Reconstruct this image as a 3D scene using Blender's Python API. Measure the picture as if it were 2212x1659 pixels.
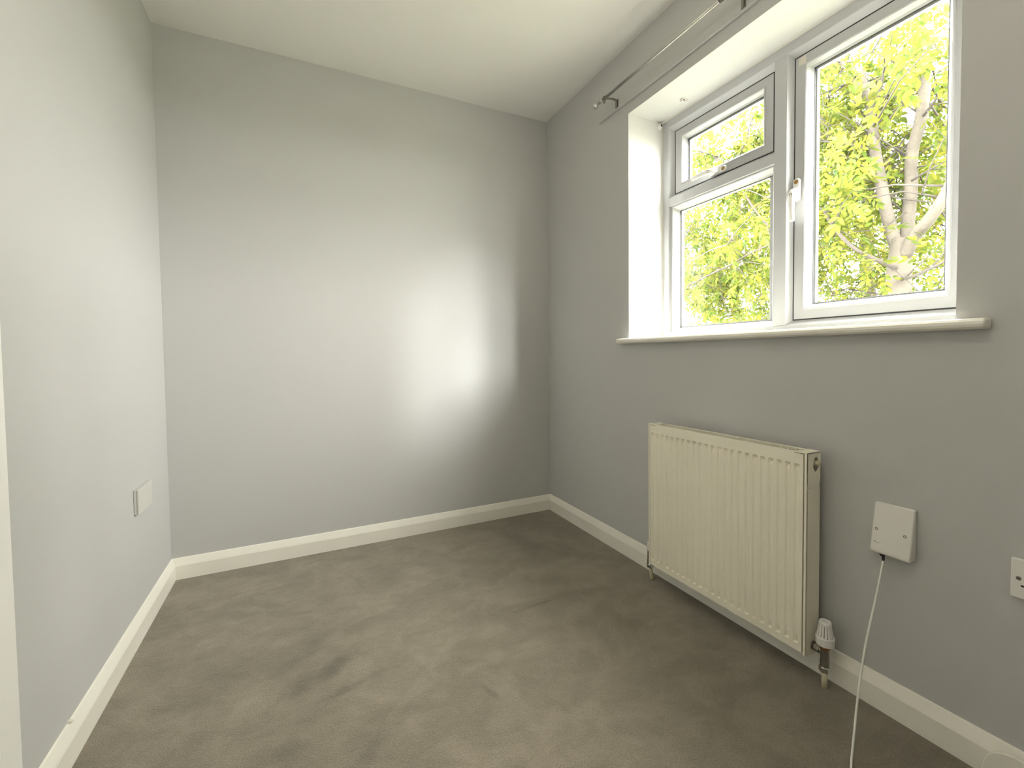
import bpy, bmesh, math, random
import numpy as np
from mathutils import Vector, Matrix

for o in list(bpy.data.objects): bpy.data.objects.remove(o, do_unlink=True)
SC = bpy.context.scene
COL = SC.collection
PI = math.pi

# ------------------------------------------------------------------ camera
CAM = Vector((-1.4055, -2.3786, 0.9747)); YAW, PIT, ROL, FPX = 0.4495, -0.0332, -0.0121, 949.83
fw = Vector((math.sin(YAW)*math.cos(PIT), math.cos(YAW)*math.cos(PIT), math.sin(PIT)))
r0 = Vector((math.cos(YAW), -math.sin(YAW), 0)); u0 = r0.cross(fw)
rt = r0*math.cos(ROL) + u0*math.sin(ROL); up = -r0*math.sin(ROL) + u0*math.cos(ROL)
cd = bpy.data.cameras.new('camera'); cam = bpy.data.objects.new('camera', cd); COL.objects.link(cam)
cam.matrix_world = Matrix(((rt.x, up.x, -fw.x, CAM.x), (rt.y, up.y, -fw.y, CAM.y), (rt.z, up.z, -fw.z, CAM.z), (0, 0, 0, 1)))
cd.sensor_fit = 'HORIZONTAL'; cd.sensor_width = 36; cd.lens = FPX/2212*36; cd.shift_y = -31.7/2212
cd.clip_start = 0.02; cd.clip_end = 200
SC.camera = cam

# ------------------------------------------------------------------ light: bright overcast sky and a sun behind thin cloud
SKY_ZENITH = 36.0                       # overcast sky, somewhat brighter overhead than at the horizon
wd = bpy.data.worlds.new('sky'); SC.world = wd; wd.use_nodes = True
wn = wd.node_tree.nodes; wl = wd.node_tree.links; bg = wn['Background']
bg.inputs['Color'].default_value = (1.0, 0.965, 0.895, 1)
w_tc = wn.new('ShaderNodeTexCoord'); w_xyz = wn.new('ShaderNodeSeparateXYZ'); w_mr = wn.new('ShaderNodeMapRange')
w_mr.inputs['From Min'].default_value = 0.0; w_mr.inputs['From Max'].default_value = 1.0
w_mr.inputs['To Min'].default_value = SKY_ZENITH*0.75; w_mr.inputs['To Max'].default_value = SKY_ZENITH
wl.new(w_tc.outputs['Generated'], w_xyz.inputs[0]); wl.new(w_xyz.outputs['Z'], w_mr.inputs['Value']); wl.new(w_mr.outputs['Result'], bg.inputs['Strength'])
SUN_DIR = Vector((-0.48, 1.0, -0.40)).normalized()
sl = bpy.data.lights.new('sun', 'SUN'); sl.energy = 7.0; sl.angle = math.radians(21); sl.color = (1.0, 0.985, 0.96)
so = bpy.data.objects.new('sun', sl); COL.objects.link(so)
so.rotation_euler = SUN_DIR.to_track_quat('-Z', 'Y').to_euler(); so.location = (6, -8, 9)
# daylight portal in the window opening (guides sampling of the sky, gives no light of its own)
pl = bpy.data.lights.new('window_portal', 'AREA'); pl.shape = 'RECTANGLE'; pl.size = 1.05; pl.size_y = 1.15; pl.cycles.is_portal = True
po = bpy.data.objects.new('window_portal', pl); COL.objects.link(po)
po.matrix_world = Matrix.Translation((0.315, -1.319, 1.56)) @ Matrix.Rotation(PI/2, 4, 'Y')
SC.view_settings.view_transform = 'Standard'; SC.view_settings.look = 'None'
SC.view_settings.exposure = 0.62; SC.view_settings.gamma = 1.0; SC.view_settings.use_curve_mapping = False

# ------------------------------------------------------------------ materials
def new_mat(name):
    m = bpy.data.materials.new(name); m.use_nodes = True
    nt = m.node_tree; b = nt.nodes['Principled BSDF']
    return m, nt, b
def plain(name, col, rough=0.5, metal=0.0, bump=None, spec=0.5, var=0.0, vscale=6.0):
    m, nt, b = new_mat(name)
    b.inputs['Base Color'].default_value = (*col, 1); b.inputs['Roughness'].default_value = rough
    b.inputs['Metallic'].default_value = metal; b.inputs['Specular IOR Level'].default_value = spec
    tc = nt.nodes.new('ShaderNodeTexCoord')
    if var:
        n = nt.nodes.new('ShaderNodeTexNoise'); n.inputs['Scale'].default_value = vscale; n.inputs['Detail'].default_value = 4
        r = nt.nodes.new('ShaderNodeValToRGB')
        r.color_ramp.elements[0].position = .3; r.color_ramp.elements[1].position = .7
        r.color_ramp.elements[0].color = (*[c*(1-var) for c in col], 1); r.color_ramp.elements[1].color = (*[min(1, c*(1+var)) for c in col], 1)
        nt.links.new(tc.outputs['Object'], n.inputs['Vector']); nt.links.new(n.outputs['Fac'], r.inputs['Fac'])
        nt.links.new(r.outputs['Color'], b.inputs['Base Color'])
    if bump:
        n = nt.nodes.new('ShaderNodeTexNoise'); n.inputs['Scale'].default_value = bump[0]; n.inputs['Detail'].default_value = 5
        bp = nt.nodes.new('ShaderNodeBump'); bp.inputs['Strength'].default_value = bump[1]; bp.inputs['Distance'].default_value = bump[2]
        nt.links.new(tc.outputs['Object'], n.inputs['Vector']); nt.links.new(n.outputs['Fac'], bp.inputs['Height'])
        nt.links.new(bp.outputs['Normal'], b.inputs['Normal'])
    return m
M = {}
M['wall'] = plain('grey_wall_paint', (0.555, 0.557, 0.55), .75, bump=(140, .12, .002), spec=.25)
M['ceiling'] = plain('white_ceiling_paint', (0.92, 0.91, 0.885), .85, bump=(90, .1, .002), spec=.2)
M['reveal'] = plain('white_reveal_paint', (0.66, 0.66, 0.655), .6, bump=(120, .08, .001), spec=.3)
M['trim'] = plain('cream_gloss_paint', (0.88, 0.86, 0.785), .32, bump=(25, .06, .001), var=.02)
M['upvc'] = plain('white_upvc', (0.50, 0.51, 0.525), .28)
M['gasket'] = plain('black_rubber_gasket', (0.025, 0.025, 0.028), .7)
M['sealant'] = plain('beige_sealant', (0.70, 0.67, 0.60), .6)
M['handle'] = plain('white_handle_paint', (0.88, 0.88, 0.87), .25)
M['brass'] = plain('brass_screw', (0.45, 0.28, 0.12), .4, .8)
M['rad'] = plain('cream_radiator_enamel', (0.92, 0.88, 0.74), .36, bump=(220, .05, .0006), var=.015)
M['dark'] = plain('dark_metal_and_shade', (0.05, 0.045, 0.035), .7)  # dark metal, also the painted shade in radiator hole and thermostat slits
M['chrome'] = plain('chrome', (0.62, 0.62, 0.60), .18, 1.0)
M['steel'] = plain('brushed_rod_steel', (0.50, 0.50, 0.47), .38, 1.0)
M['dull'] = plain('tarnished_valve_metal', (0.30, 0.28, 0.25), .35, .9)
M['copper'] = plain('painted_copper_pipe', (0.72, 0.66, 0.46), .45)
M['orange'] = plain('copper_olive', (0.42, 0.20, 0.08), .4, .8)
M['plastic'] = plain('white_plastic', (0.80, 0.78, 0.74), .4)
M['plate'] = plain('pale_grey_plastic', (0.64, 0.63, 0.60), .45)
M['plasticw'] = plain('bright_white_plastic', (0.84, 0.83, 0.80), .35)
M['screw'] = plain('screw_cover', (0.17, 0.15, 0.12), .5)
M['cable'] = plain('white_cable_sheath', (0.84, 0.83, 0.78), .45)
M['door'] = plain('white_door_gloss', (0.90, 0.89, 0.86), .35)
M['black'] = plain('black_plastic', (0.02, 0.02, 0.02), .5)

def carpet():
    m, nt, b = new_mat('taupe_cut_pile_carpet'); N = nt.nodes; L = nt.links
    b.inputs['Roughness'].default_value = 1.0; b.inputs['Specular IOR Level'].default_value = .05
    b.inputs['Sheen Weight'].default_value = .25; b.inputs['Sheen Roughness'].default_value = .6
    tc = N.new('ShaderNodeTexCoord')
    def noise(scale, det, mp=None, dist=0.0, rough=.5):
        n = N.new('ShaderNodeTexNoise'); n.inputs['Scale'].default_value = scale; n.inputs['Detail'].default_value = det
        n.inputs['Distortion'].default_value = dist; n.inputs['Roughness'].default_value = rough
        if mp:
            k = N.new('ShaderNodeMapping'); k.inputs['Rotation'].default_value = (0, 0, mp[0]); k.inputs['Scale'].default_value = (mp[1], mp[2], 1)
            k.inputs['Location'].default_value = mp[3] if len(mp) > 3 else (0, 0, 0)
            L.new(tc.outputs['Object'], k.inputs['Vector']); L.new(k.outputs['Vector'], n.inputs['Vector'])
        else: L.new(tc.outputs['Object'], n.inputs['Vector'])
        return n
    def ramp(src, p0, p1, c0, c1):
        r = N.new('ShaderNodeValToRGB'); r.color_ramp.elements[0].position = p0; r.color_ramp.elements[1].position = p1
        r.color_ramp.elements[0].color = (*c0, 1); r.color_ramp.elements[1].color = (*c1, 1); L.new(src, r.inputs['Fac']); return r.outputs['Color']
    def mix(kind, a, bb, fac=1.0):
        x = N.new('ShaderNodeMix'); x.data_type = 'RGBA'; x.blend_type = kind; x.inputs['Factor'].default_value = fac
        L.new(a, x.inputs['A']); L.new(bb, x.inputs['B']); return x.outputs['Result']
    base = ramp(noise(2.2, 3, (0.5, 1, 1.3)).outputs['Fac'], .35, .65, (0.275, 0.239, 0.183), (0.32, 0.279, 0.217))
    nap = ramp(noise(3.6, 7, (0.62, 1.0, 1.25, (3, 1, 0)), 1.2, .55).outputs['Fac'], .42, .58, (0.83, 0.83, 0.815), (1.0, 1.0, 1.0))
    nap2 = ramp(noise(11, 6, (0.3, 1.0, 1.2, (1, 4, 0)), .9, .6).outputs['Fac'], .42, .60, (0.91, 0.91, 0.90), (1.02, 1.02, 1.02))
    nap = mix('MULTIPLY', nap, nap2)
    c = mix('MULTIPLY', base, nap)
    fine = ramp(noise(260, 3).outputs['Fac'], .3, .7, (0.74, 0.74, 0.73), (1.16, 1.16, 1.16))
    c = mix('MULTIPLY', c, fine)
    # brushed-up patches and scuffs where they lie on this carpet: centre, half length, half width, turn, depth
    marks = [(-1.41, -.95, .10, .05, .5, .30), (-1.31, -.90, .13, .045, .55, .30), (-1.27, -1.02, .11, .018, .25, .30), (-1.44, -.83, .07, .03, .4, .22),
             (-.935, -1.22, .05, .014, -1.2, .32), (-.60, -.90, .10, .010, .05, .30), (-.71, -.285, .10, .035, .3, .25), (-1.26, -1.26, .16, .035, .6, .22),
             (-.965, -1.47, .05, .035, .5, .28), (-1.33, -.72, .12, .03, .5, .16), (-1.66, -.66, .12, .05, .5, .16), (-.36, -.40, .22, .05, -1.1, .18),
             (-1.02, -.55, .20, .05, .6, -.12), (-1.52, -.93, .12, .04, .5, -.12), (-.55, -.62, .22, .07, -1.0, -.10), (-1.46, -1.18, .05, .04, .2, .22)]
    nz = noise(11, 5, None, .6)
    for (x, y, a, w, rot, dep) in marks:
        k = N.new('ShaderNodeMapping'); k.vector_type = 'TEXTURE'
        k.inputs['Location'].default_value = (x, y, 0); k.inputs['Rotation'].default_value = (0, 0, rot); k.inputs['Scale'].default_value = (a, w, 1)
        L.new(tc.outputs['Object'], k.inputs['Vector'])
        ln = N.new('ShaderNodeVectorMath'); ln.operation = 'LENGTH'; L.new(k.outputs['Vector'], ln.inputs[0])
        ad = N.new('ShaderNodeMath'); ad.operation = 'MULTIPLY_ADD'; L.new(nz.outputs['Fac'], ad.inputs[0]); ad.inputs[1].default_value = 2.4; L.new(ln.outputs['Value'], ad.inputs[2])
        rm = ramp(ad.outputs[0], .0, 1.0, (1-dep*.85,)*3, (1, 1, 1))
        rn = rm.node.color_ramp; rn.elements[0].position = .62
        mr = N.new('ShaderNodeMapRange'); mr.inputs['From Min'].default_value = 0; mr.inputs['From Max'].default_value = 2.65; L.new(ad.outputs[0], mr.inputs['Value'])
        for lk in list(rm.node.inputs['Fac'].links): L.remove(lk)
        L.new(mr.outputs[0], rm.node.inputs['Fac']); rn.elements[0].position = .52; rn.elements[1].position = .86
        c = mix('MULTIPLY', c, rm)
    L.new(c, b.inputs['Base Color'])
    bn = noise(330, 4); b2 = noise(30, 3)
    bp = N.new('ShaderNodeBump'); bp.inputs['Strength'].default_value = .7; bp.inputs['Distance'].default_value = .006
    bq = N.new('ShaderNodeBump'); bq.inputs['Strength'].default_value = .35; bq.inputs['Distance'].default_value = .01
    L.new(b2.outputs['Fac'], bq.inputs['Height']); L.new(bn.outputs['Fac'], bp.inputs['Height']); L.new(bq.outputs['Normal'], bp.inputs['Normal']); L.new(bp.outputs['Normal'], b.inputs['Normal'])
    return m
M['carpet'] = carpet()

def glass():
    m = bpy.data.materials.new('window_glass'); m.use_nodes = True; nt = m.node_tree; nt.nodes.clear()
    o = nt.nodes.new('ShaderNodeOutputMaterial'); t = nt.nodes.new('ShaderNodeBsdfTransparent'); g = nt.nodes.new('ShaderNodeBsdfGlossy')
    t.inputs['Color'].default_value = (0.97, 0.98, 0.97, 1); g.inputs['Roughness'].default_value = .02
    lw = nt.nodes.new('ShaderNodeLayerWeight'); lw.inputs['Blend'].default_value = .5; mx = nt.nodes.new('ShaderNodeMixShader')
    pw = nt.nodes.new('ShaderNodeMath'); pw.operation = 'POWER'; pw.inputs[1].default_value = 5.0
    fr = nt.nodes.new('ShaderNodeMath'); fr.operation = 'MULTIPLY_ADD'; fr.inputs[1].default_value = .5; fr.inputs[2].default_value = .025
    nt.links.new(lw.outputs['Facing'], pw.inputs[0]); nt.links.new(pw.outputs[0], fr.inputs[0])
    nt.links.new(fr.outputs[0], mx.inputs[0]); nt.links.new(t.outputs[0], mx.inputs[1]); nt.links.new(g.outputs[0], mx.inputs[2]); nt.links.new(mx.outputs[0], o.inputs[0])
    return m
M['glass'] = glass()

def leaf_mat(name, cols, trans=.5):
    m = bpy.data.materials.new(name); m.use_nodes = True; nt = m.node_tree; nt.nodes.clear(); N = nt.nodes; L = nt.links
    o = N.new('ShaderNodeOutputMaterial'); d = N.new('ShaderNodeBsdfDiffuse'); t = N.new('ShaderNodeBsdfTranslucent'); mx = N.new('ShaderNodeMixShader')
    g = N.new('ShaderNodeNewGeometry'); r = N.new('ShaderNodeValToRGB'); r.color_ramp.interpolation = 'LINEAR'
    while len(r.color_ramp.elements) < len(cols): r.color_ramp.elements.new(.5)
    for i, c in enumerate(cols):
        e = r.color_ramp.elements[i]; e.position = i/(len(cols)-1); e.color = (*c, 1)
    L.new(g.outputs['Random Per Island'], r.inputs['Fac'])
    L.new(r.outputs['Color'], d.inputs['Color']); L.new(r.outputs['Color'], t.inputs['Color']); mx.inputs[0].default_value = trans
    L.new(d.outputs[0], mx.inputs[1]); L.new(t.outputs[0], mx.inputs[2]); L.new(mx.outputs[0], o.inputs[0])
    return m
M['leaf'] = leaf_mat('ash_leaf', [(.034, .054, .011), (.058, .080, .015), (.088, .102, .018), (.118, .114, .020), (.056, .086, .030)])
M['leaf_far'] = leaf_mat('far_ash_leaf', [(.052, .072, .013), (.088, .102, .019), (.125, .122, .023), (.072, .097, .032)])
M['bark'] = plain('pale_bark', (0.042, 0.036, 0.028), .9, bump=(30, .5, .02), var=.14, vscale=9)
M['twig'] = plain('twig_bark', (0.020, 0.016, 0.013), .9, var=.15, vscale=12)
M['seed'] = plain('dry_ash_keys', (0.055, 0.033, 0.018), .8, var=.2, vscale=30)
M['lawn'] = plain('shaded_lawn', (0.125, 0.128, 0.085), .95, var=.2, vscale=3)

# ------------------------------------------------------------------ mesh helpers
def finish(name, bm, mats, parent=None, smooth=False, bevel=0.0, seg=2):
    me = bpy.data.meshes.new(name); bmesh.ops.recalc_face_normals(bm, faces=bm.faces[:]); bm.to_mesh(me); bm.free()
    for m in (mats if isinstance(mats, (list, tuple)) else [mats]): me.materials.append(M[m] if isinstance(m, str) else m)
    o = bpy.data.objects.new(name, me); COL.objects.link(o)
    if smooth:
        for p in me.polygons: p.use_smooth = True
    if bevel:
        md = o.modifiers.new('bevel', 'BEVEL'); md.width = bevel; md.segments = seg; md.limit_method = 'ANGLE'; md.angle_limit = math.radians(40)
        if smooth is not None:
            md.harden_normals = False
    if parent: o.parent = parent; o.matrix_parent_inverse = Matrix.Translation(-parent.location) if parent.type == 'EMPTY' else Matrix()
    return o
def box(bm, x0, x1, y0, y1, z0, z1, mi=0):
    v = [bm.verts.new((x, y, z)) for x in (x0, x1) for y in (y0, y1) for z in (z0, z1)]
    fs = []
    for f in ((0, 1, 3, 2), (4, 6, 7, 5), (0, 4, 5, 1), (2, 3, 7, 6), (0, 2, 6, 4), (1, 5, 7, 3)):
        fc = bm.faces.new([v[i] for i in f]); fc.material_index = mi; fs.append(fc)
    return fs
def prism(bm, poly, f0, f1):
    """poly: list of 2-d points; f0, f1 map a 2-d point to the 3-d point at either end"""
    a = [bm.verts.new(f0(p)) for p in poly]; b = [bm.verts.new(f1(p)) for p in poly]; n = len(poly)
    for i in range(n): bm.faces.new((a[i], a[(i+1) % n], b[(i+1) % n], b[i]))
    bm.faces.new(a[::-1]); bm.faces.new(b)
def ring(bm, y0, y1, z0, z1, prof, close=True):
    """mitred frame in the window plane: prof = (inset, x) points"""
    loops = []
    for ins, x in prof:
        loops.append([bm.verts.new((x, y, z)) for y, z in ((y0+ins, z0+ins), (y1-ins, z0+ins), (y1-ins, z1-ins), (y0+ins, z1-ins))])
    n = len(loops)
    for i in range(n if close else n-1):
        a, b = loops[i], loops[(i+1) % n]
        for k in range(4): bm.faces.new((a[k], a[(k+1) % 4], b[(k+1) % 4], b[k]))
def lathe(bm, prof, mat, seg=24):
    """prof: (radius, height) along local z, placed with matrix mat"""
    rings = []
    for r, h in prof:
        if r < 1e-6: rings.append([bm.verts.new(mat @ Vector((0, 0, h)))])
        else: rings.append([bm.verts.new(mat @ Vector((r*math.cos(2*PI*k/seg), r*math.sin(2*PI*k/seg), h))) for k in range(seg)])
    for a, b in zip(rings, rings[1:]):
        if len(a) == 1 and len(b) == 1: continue
        for k in range(seg):
            k2 = (k+1) % seg
            if len(a) == 1: bm.faces.new((a[0], b[k], b[k2]))
            elif len(b) == 1: bm.faces.new((a[k], a[k2], b[0]))
            else: bm.faces.new((a[k], a[k2], b[k2], b[k]))
    for e, rev in ((rings[0], True), (rings[-1], False)):
        if len(e) > 1: bm.faces.new(e[::-1] if rev else e)
def axis(p, d):
    q = Vector(d).normalized().to_track_quat('Z', 'Y'); return Matrix.Translation(p) @ q.to_matrix().to_4x4()
def tube(bm, pts, rad, seg=10):
    pts = [Vector(p) for p in pts]; rr = rad if isinstance(rad, (list, tuple)) else [rad]*len(pts)
    prev = None; rings = []
    for i, p in enumerate(pts):
        t = (pts[min(i+1, len(pts)-1)] - pts[max(i-1, 0)]).normalized()
        if prev is None:
            n = t.orthogonal().normalized()
        else:
            n = (prev - t*prev.dot(t)); n = n.normalized() if n.length > 1e-6 else t.orthogonal().normalized()
        prev = n; b = t.cross(n)
        rings.append([bm.verts.new(p + (n*math.cos(2*PI*k/seg) + b*math.sin(2*PI*k/seg))*rr[i]) for k in range(seg)])
    for a, b in zip(rings, rings[1:]):
        for k in range(seg): bm.faces.new((a[k], a[(k+1) % seg], b[(k+1) % seg], b[k]))
    bm.faces.new(rings[0][::-1]); bm.faces.new(rings[-1])
def spline(pts, n=6):
    pts = [Vector(p) for p in pts]; out = []
    P = [pts[0]*2 - pts[1]] + pts + [pts[-1]*2 - pts[-2]]
    for i in range(1, len(P)-2):
        a, b, c, d = P[i-1:i+3]
        for k in range(n):
            t = k/n; out.append(.5*((2*b) + (c-a)*t + (2*a-5*b+4*c-d)*t*t + (3*b-a-3*c+d)*t**3))
    out.append(pts[-1]); return out
def empty(name, loc=(0, 0, 0)):
    o = bpy.data.objects.new(name, None); COL.objects.link(o); o.location = loc; o.empty_display_size = .05; return o
def tag(o, label=None, cat=None, group=None, kind=None):
    if label: o['label'] = label
    if cat: o['category'] = cat
    if group: o['group'] = group
    if kind: o['kind'] = kind
    return o
def part(name, mat, parent, fn, **k):
    bm = bmesh.new(); fn(bm); return finish(name, bm, mat, parent, **k)

# ------------------------------------------------------------------ room shell
RW, RL, RH = 1.937, 3.25, 2.40          # width, length, height (inner corner of back and window wall at the origin)
WY0, WY1, WZ0, WZ1 = -1.894, -0.744, 1.045, 2.088     # opening in the window wall
T = 0.30

bm = bmesh.new(); box(bm, -RW-.1, T, -RL-.1, .1, -.12, 0); tag(finish('floor', bm, 'carpet'), 'grey-brown cut pile carpet with scuffed and brushed patches', kind='structure')
bm = bmesh.new(); box(bm, -RW-.1, T, -RL-.1, .1, RH, RH+.12); tag(finish('ceiling', bm, 'ceiling'), 'plain white painted ceiling', kind='structure')
bm = bmesh.new(); box(bm, -RW-.1, T, 0, .1, 0, RH); tag(finish('wall_back', bm, 'wall'), 'pale grey painted wall lit by the window', kind='structure')
bm = bmesh.new(); box(bm, -RW-.1, 0, -RL-.1, -RL, 0, RH); tag(finish('wall_rear', bm, 'wall'), 'pale grey painted wall behind', kind='structure')
bm = bmesh.new()
DY0, DY1, DZ = -2.06, -1.275, 2.0        # door opening in the left wall
box(bm, -RW-.1, -RW, DY1, 0, 0, RH); box(bm, -RW-.1, -RW, -RL, DY0, 0, RH); box(bm, -RW-.1, -RW, DY0, DY1, DZ, RH)
tag(finish('wall_left', bm, 'wall'), 'pale grey painted wall with the doorway', kind='structure')
bm = bmesh.new()
box(bm, 0, T, -RL-.1, WY0, 0, RH); box(bm, 0, T, WY1, 0, 0, RH); box(bm, 0, T, WY0, WY1, 0, WZ0-.022); box(bm, 0, T, WY0, WY1, WZ1, RH)
for f in bm.faces:
    c = f.calc_center_median()
    if .01 < c.x < T-.01 and WY0-.001 <= c.y <= WY1+.001 and WZ0-.1 <= c.z <= WZ1+.001 and abs(f.normal.x) < .5: f.material_index = 1
bm.normal_update()
for f in bm.faces:
    c = f.calc_center_median(); n = f.normal
    side = (abs(abs(n.y)-1) < .01 and (abs(c.y-WY0) < .001 or abs(c.y-WY1) < .001)) or (abs(abs(n.z)-1) < .01 and abs(c.z-WZ1) < .001 and WY0 < c.y < WY1)
    f.material_index = 1 if side else 0
tag(finish('wall_right', bm, ['wall', 'reveal']), 'grey painted window wall with white reveals', kind='structure')

# skirting boards with a chamfered top
SK = [(0, 0), (.016, 0), (.016, .060), (.014, .066), (.004, .090), (0, .0925)]
def skirt(name, f0, f1, label):
    bm = bmesh.new(); prism(bm, SK, f0, f1); tag(finish(name, bm, 'trim'), label, kind='structure')
skirt('baseboard_back', lambda p: (-RW+p[0], -p[0], p[1]), lambda p: (-p[0], -p[0], p[1]), 'cream gloss skirting board along the back wall')
skirt('baseboard_right', lambda p: (-p[0], -p[0], p[1]), lambda p: (-p[0], -RL, p[1]), 'cream gloss skirting board along the window wall')
skirt('baseboard_left', lambda p: (-RW+p[0], -p[0], p[1]), lambda p: (-RW+p[0], -1.1765, p[1]), 'cream gloss skirting board along the door wall')

# door in the left wall
d = empty('door_1', (-RW, (DY0+DY1)/2, 0)); tag(d, 'white door with white architrave', kind='structure')
def arch(bm):
    A = [(0, 0), (0, .018), (.012, .020), (.080, .018), (.090, .012), (.098, .0)]
    # legs and head
    prism(bm, A, lambda p: (-RW+p[1], DY1+p[0], 0), lambda p: (-RW+p[1], DY1+p[0], DZ+p[0]))
    prism(bm, A, lambda p: (-RW+p[1], DY0-p[0], 0), lambda p: (-RW+p[1], DY0-p[0], DZ+p[0]))
    prism(bm, A, lambda p: (-RW+p[1], DY0-p[0], DZ+p[0]), lambda p: (-RW+p[1], DY1+p[0], DZ+p[0]))
part('architrave', 'door', d, arch)
def leaf(bm):
    box(bm, -RW-.055, -RW-.02, DY0+.004, DY1-.004, .006, DZ-.004)
dl = part('door_leaf', 'door', d, leaf)
for (a, b) in ((DY0+.10, (DY0+DY1)/2-.05), ((DY0+DY1)/2+.05, DY1-.10)):
    for (z0, z1) in ((.22, .82), (1.0, 1.86)):
        def pan(bm, a=a, b=b, z0=z0, z1=z1):
            loops = []
            for ins, x in ((0, -RW-.02), (.012, -RW-.014), (.03, -RW-.018), (.05, -RW-.0135)):
                loops.append([bm.verts.new((x, y, z)) for y, z in ((a+ins, z0+ins), (b-ins, z0+ins), (b-ins, z1-ins), (a+ins, z1-ins))])
            for p, q in zip(loops, loops[1:]):
                for k in range(4): bm.faces.new((p[k], p[(k+1) % 4], q[(k+1) % 4], q[k]))
            bm.faces.new(loops[-1]); bm.faces.new(loops[0][::-1])
        part('panel', 'door', d, pan)
def dh(bm):
    box(bm, -RW-.02, -RW-.012, DY0+.045, DY0+.085, .95, 1.10); tube(bm, [(-RW-.014, DY0+.065, 1.04), (-RW+.03, DY0+.065, 1.04), (-RW+.035, DY0+.075, 1.04), (-RW+.035, DY0+.17, 1.04)], .008)
part('door_handle', 'chrome', d, dh)

# ------------------------------------------------------------------ window
FX = 0.210
w = empty('window_1', (FX, (WY0+WY1)/2, WZ0)); tag(w, 'white plastic window with a top vent, a fixed pane and a tall casement', kind='structure')
FZ0 = 1.030
part('outer_frame', 'upvc', w, lambda bm: ring(bm, WY0, WY1, FZ0, WZ1, [(0, FX+.07), (0, FX), (.0385, FX), (.041, FX+.0015), (.058, FX+.026), (.058, FX+.07)]))
ML, MR = -1.306, -1.352     # flat of the mullion
def mull(bm):
    z0, z1 = FZ0+.058, WZ1-.058; c = (ML+MR)/2
    sec = [(ML+.016, FX+.07), (ML+.016, FX+.026), (ML, FX+.001), (MR, FX+.001), (MR-.013, FX+.026), (MR-.013, FX+.07)]
    # the ends run out in a point over the frame chamfer
    def end(y, x, s):
        base = (z0 if s < 0 else z1)
        dep = max(0.0, (FX+.026-x))/.025
        return base + s*(.017*dep + (.020*max(0, 1-abs(y-c)/.023) if x < FX+.005 else 0))
    n = len(sec)
    secm = sec[:3] + [(c, FX+.001)] + sec[3:]
    a = [bm.verts.new((x, y, end(y, x, -1))) for y, x in secm]; b = [bm.verts.new((x, y, end(y, x, 1))) for y, x in secm]; n = len(secm)
    for i in range(n): bm.faces.new((a[i], a[(i+1) % n], b[(i+1) % n], b[i]))
    bm.faces.new(a[::-1]); bm.faces.new(b)
part('mullion', 'upvc', w, mull)
TZ0, TZ1 = 1.677, 1.714     # flat of the transom
LY0, LY1 = ML+.016, WY1-.058      # opening left of the mullion: -1.290 .. -0.802
def trans(bm):
    c = (TZ0+TZ1)/2
    sec = [(TZ1+.018, FX+.07), (TZ1+.018, FX+.026), (TZ1, FX+.001), (c, FX+.001), (TZ0, FX+.001), (TZ0-.004, FX+.006), (TZ0-.004, FX+.07)]
    def end(z, x, s):
        base = LY0 if s < 0 else LY1; dep = max(0.0, (FX+.026-x))/.025
        return base + s*(.016*dep + (.019*max(0, 1-abs(z-c)/.02) if (x < FX+.005 and s > 0) else 0))
    a = [bm.verts.new((x, end(z, x, -1), z)) for z, x in sec]; b = [bm.verts.new((x, end(z, x, 1), z)) for z, x in sec]; n = len(sec)
    for i in range(n): bm.faces.new((a[i], a[(i+1) % n], b[(i+1) % n], b[i]))
    bm.faces.new(a[::-1]); bm.faces.new(b)
part('transom', 'upvc', w, trans)
def pane(parent, y0, y1, z0, z1, x):
    part('pane', 'glass', parent, lambda bm: box(bm, x, x+.004, y0, y1, z0, z1))
def bead(parent, y0, y1, z0, z1, x0, x1, wd):
    part('glazing_bead', 'upvc', parent, lambda bm: ring(bm, y0, y1, z0, z1, [(0, x1), (0, x0), (.003, x0-.002), (.007, x0), (.009, x0+.004), (wd-.006, x1-.010), (wd, x1-.004), (wd, x1)]))
    part('gasket', 'gasket', parent, lambda bm: ring(bm, y0, y1, z0, z1, [(wd-.001, x1-.003), (wd-.001, x1+.001), (wd+.0015, x1+.001), (wd+.0015, x1-.003)]))
def sash(name, y0, y1, z0, z1, lab=None):
    sx = FX+.024
    part('seal', 'gasket', w, lambda bm: ring(bm, y0, y1, z0, z1, [(-.002, sx+.001), (-.002, sx+.02), (.0045, sx+.02), (.0045, sx+.001)]))
    s = part(name, 'upvc', w, lambda bm: ring(bm, y0+.004, y1-.004, z0+.004, z1-.004, [(0, sx+.05), (0, sx), (.032, sx), (.032, sx+.05)]))
    bead(s, y0+.035, y1-.035, z0+.035, z1-.035, sx-.001, sx+.026, .020)
    part('spacer_bar', 'upvc', s, lambda bm: ring(bm, y0+.035, y1-.035, z0+.035, z1-.035, [(0, sx+.031), (0, sx+.045), (.026, sx+.045), (.026, sx+.031)]))
    pane(s, y0+.036, y1-.036, z0+.036, z1-.036, sx+.0275)
    return s
vent = sash('vent_sash', LY0, LY1, TZ1+.018, WZ1-.058)
RY0, RY1 = WY0+.058, MR-.013
casement = sash('casement_sash', RY0, RY1, FZ0+.058, WZ1-.058)
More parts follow.
